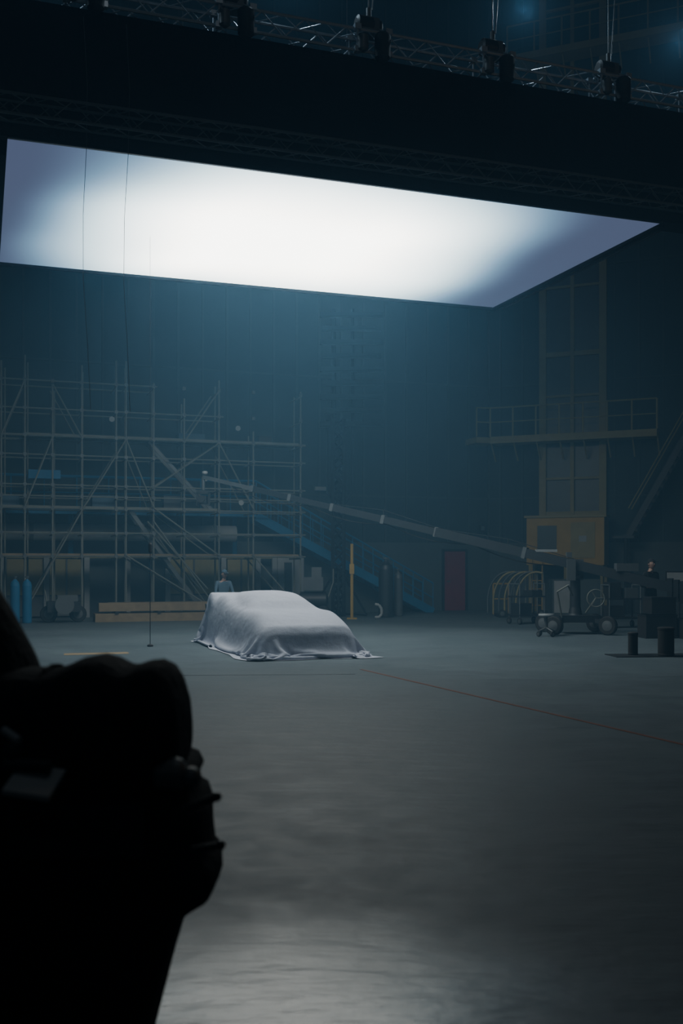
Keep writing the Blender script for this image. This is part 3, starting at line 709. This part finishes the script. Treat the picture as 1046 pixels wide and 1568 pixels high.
sit=dict(pelvis=(0,0.05,0.72),waist=(0,0.04,0.86),chest=(0,-0.02,1.07),neckb=(0,-0.04,1.19),neck=(0,-0.06,1.24),head=(0,-0.09,1.375),
 shL=(0.18,-0.02,1.15),elL=(0.24,-0.10,0.89),wrL=(0.15,-0.32,0.84),hdL=(0.11,-0.40,0.84),
 shR=(-0.18,-0.02,1.15),elR=(-0.25,-0.09,0.89),wrR=(-0.15,-0.31,0.86),hdR=(-0.1,-0.38,0.87),curlL=(-0.2,0,-0.7),curlR=(0.2,0,-0.7),
 hpL=(0.10,0.0,0.69),knL=(0.15,-0.42,0.60),anL=(0.15,-0.40,0.17),toL=(0.16,-0.6,0.1),
 hpR=(-0.10,0.0,0.69),knR=(-0.14,-0.42,0.60),anR=(-0.15,-0.45,0.17),toR=(-0.17,-0.6,0.1))
pc=Vector((-3.12,27.2,0))
make_person('seated_crew_member',pc,0.5,sit,'navy','navy',hat='navy',htilt=0.15)
mb=MB(); Rq=Matrix.Rotation(0.5,3,'Z')
mb.box(pc+Rq@Vector((0,0.16,0.31)),(0.7,0.42,0.54),'black',0.5)
for z in (0.05,0.31,0.57): mb.box(pc+Rq@Vector((0,0.16,z)),(0.72,0.44,0.03),'grey',0.5)
mb.box(pc+Rq@Vector((0,-0.45,0.045)),(0.6,0.35,0.09),'wood',0.5)
mb.build('flight_case')

# ---------------------------------------------------------------- foreground cart with bag
cartE=empty('film_equipment_cart',(-0.75,2.6,0))
def adopt(o): o.parent=cartE; o.matrix_parent_inverse=Matrix.Translation((0.75,-2.6,0)); return o
def se(cx,cy,hx,hy,z,n=48,p=4.5,wob=0.0,seed=0):
    r=[]
    for i in range(n):
        t=2*math.pi*i/n; c_,s_=math.cos(t),math.sin(t)
        x=math.copysign(abs(c_)**(2/p),c_)*hx; y=math.copysign(abs(s_)**(2/p),s_)*hy
        w_=1+wob*mnoise.noise(Vector((c_*3+seed,s_*3,z*4)))
        r.append(Vector((cx+x*w_,cy+y*w_,z)))
    return r
mb=MB()
prof=[(0.20,-0.53),(0.35,-0.50),(0.49,-0.465),(0.60,-0.435),(0.68,-0.41),(0.745,-0.385),(0.765,-0.36),(0.785,-0.325),(0.81,-0.312),(0.86,-0.314),(0.875,-0.33),(0.93,-0.335),(0.99,-0.335),(1.02,-0.345),(1.03,-0.365),(1.06,-0.37),(1.08,-0.36),(1.10,-0.37),(1.12,-0.42),(1.13,-0.6)]
rings=[se((-1.25+xr)/2,2.62,(xr+1.25)/2,0.26,z,wob=0.012,seed=3) for z,xr in prof]
mb.loft(rings,'blackcloth'); adopt(mb.build('draped_body'))
mb=MB(); rings=[]
for x,zt,zb,hy in ((-1.15,1.33,1.12,0.12),(-1.05,1.37,1.10,0.2),(-0.9,1.358,1.1,0.22),(-0.766,1.352,1.1,0.22),(-0.70,1.350,1.1,0.22),(-0.66,1.360,1.1,0.22),(-0.62,1.378,1.1,0.22),(-0.585,1.385,1.1,0.22),(-0.55,1.376,1.1,0.21),(-0.52,1.360,1.1,0.21),(-0.50,1.358,1.1,0.21),(-0.47,1.369,1.1,0.21),(-0.44,1.372,1.1,0.2),(-0.415,1.360,1.1,0.19),(-0.398,1.335,1.105,0.17),(-0.384,1.29,1.115,0.15),(-0.377,1.24,1.13,0.12),(-0.378,1.20,1.15,0.06)):
    rg=[]
    for i in range(24):
        t=2*math.pi*i/24; c_,s_=math.cos(t),math.sin(t)
        rg.append(Vector((x,2.5+math.copysign(abs(c_)**0.75,c_)*hy,(zt+zb)/2+math.copysign(abs(s_)**0.75,s_)*(zt-zb)/2)))
    rings.append(rg)
mb.loft(rings,'blackcloth')
for x in (-0.70,-0.51):
    pts=[Vector((x,2.5+0.224*math.cos(t),1.230+0.126*math.sin(t))) for t in [2*math.pi*i/20 for i in range(21)]]
    mb.poly(pts,0.007,'blackcloth',5)
adopt(mb.build('padded_bag'))
mb=MB(); rings=[]
for x,zt in ((-1.35,1.60),(-1.2,1.67),(-1.0,1.66),(-0.92,1.62),(-0.875,1.57),(-0.84,1.51),(-0.81,1.45),(-0.79,1.41),(-0.775,1.36),(-0.768,1.31)):
    rg=[]
    for i in range(20):
        t=2*math.pi*i/20; c_,s_=math.cos(t),math.sin(t); zb=1.15
        rg.append(Vector((x,2.55+c_*0.16,(zt+zb)/2+math.copysign(abs(s_)**0.8,s_)*(zt-zb)/2)))
    rings.append(rg)
mb.loft(rings,'blackcloth'); adopt(mb.build('monitor_hood'))
mb=MB()
mb.lathe((-0.43,2.36,1.125),[(0.018,0),(0.035,0.01),(0.038,0.05),(0.034,0.065),(0.02,0.075)],'grey',16,'X')
mb.ball((-0.345,2.36,1.115),0.026,'grey',12)
mb.tube((-0.36,2.34,1.045),(-0.285,2.34,1.075),0.010,'dark',8); mb.ball((-0.283,2.34,1.076),0.012,'dark',8)
mb.tube((-0.34,2.34,0.955),(-0.278,2.34,0.965),0.009,'dark',8); mb.ball((-0.274,2.34,0.967),0.012,'dark',8)
mb.box((-0.66,2.22,1.135),(0.10,0.12,0.012),'white',R=Matrix.Rotation(0.15,3,'Y')@Matrix.Rotation(0.3,3,'X')); mb.tube((-0.73,2.24,1.17),(-0.63,2.24,1.165),0.014,'dark',8)
mb.box((-0.66,2.30,1.11),(0.03,0.16,0.012),'dark')
mb.ball((-0.72,2.26,1.20),0.026,'dark',10); mb.tube((-0.74,2.26,1.24),(-0.70,2.24,1.22),0.010,'white',8)
mb.box((-0.6,2.34,1.0),(0.3,0.03,0.12),'black')
for i in range(5): mb.lathe((-0.71+i*0.055,2.325,1.02),[(0.012,0),(0.012,-0.02)],'dark',10,'Y')
adopt(mb.build('control_panel'))
mb=MB()
for x in (-1.15,-0.6):
    for y in (2.45,2.8):
        mb.tube((x,y,0.1),(x,y,0.3),0.02,'dark',8); mb.wheel(Vector((x,y,0.08)),0.08,0.04,0.2)
mb.box((-0.87,2.62,0.22),(0.7,0.45,0.04),'dark')
adopt(mb.build('caster_base'))

# ---------------------------------------------------------------- lights
def light(name,typ,loc,energy,col,size=0.2):
    l=bpy.data.lights.new(name,typ); l.energy=energy; l.color=col
    l.shadow_soft_size=size
    o=bpy.data.objects.new(name,l); o.location=loc; COL.objects.link(o)
    return o
for w in (0.0,4.7,9.4,13.0):
    light('truss_fill_light','POINT',S(w,0.9,12.2),80,(0.55,0.78,1.0),0.15)  # added fill brightening upper truss and hoists, in place of softbox spill
light('high_fill_light','POINT',(2,3,17),240,(0.7,0.83,0.95),0.5)  # added high fill from the camera side for truss glints and walls
light('warm_fill_light','POINT',(11.5,9,9),110,(1.0,0.66,0.32),0.4)  # unseen warm fill, added to turn the right-hand floor brownish
light('cart_fill_light','POINT',(-0.3,0.2,2.6),2.5,(0.7,0.85,1.0),0.05)  # weak fill added near the camera to lift the dark foreground gear

w=bpy.data.worlds.new('hangar_air'); scene.world=w; w.use_nodes=True; nt=w.node_tree
nt.nodes['Background'].inputs[0].default_value=(0.02,0.03,0.04,1); nt.nodes['Background'].inputs[1].default_value=0.2
vsn=nt.nodes.new('ShaderNodeVolumeScatter'); vsn.inputs['Color'].default_value=(0.26,0.60,0.95,1); vsn.inputs['Density'].default_value=0.0115
vsn.inputs['Anisotropy'].default_value=0.1
nt.links.new(vsn.outputs[0],nt.nodes['World Output'].inputs['Volume'])

# ---------------------------------------------------------------- camera
cd=bpy.data.cameras.new('camera'); cam=bpy.data.objects.new('camera',cd); COL.objects.link(cam)
cam.location=(0,0,1.6); cam.rotation_euler=(math.radians(90),0,0)
cd.sensor_fit='VERTICAL'; cd.sensor_height=36; cd.sensor_width=24; cd.lens=36.3; cd.shift_y=0.0523
cd.clip_end=200; cd.dof.use_dof=True; cd.dof.focus_distance=19.5; cd.dof.aperture_fstop=2.8
scene.camera=cam
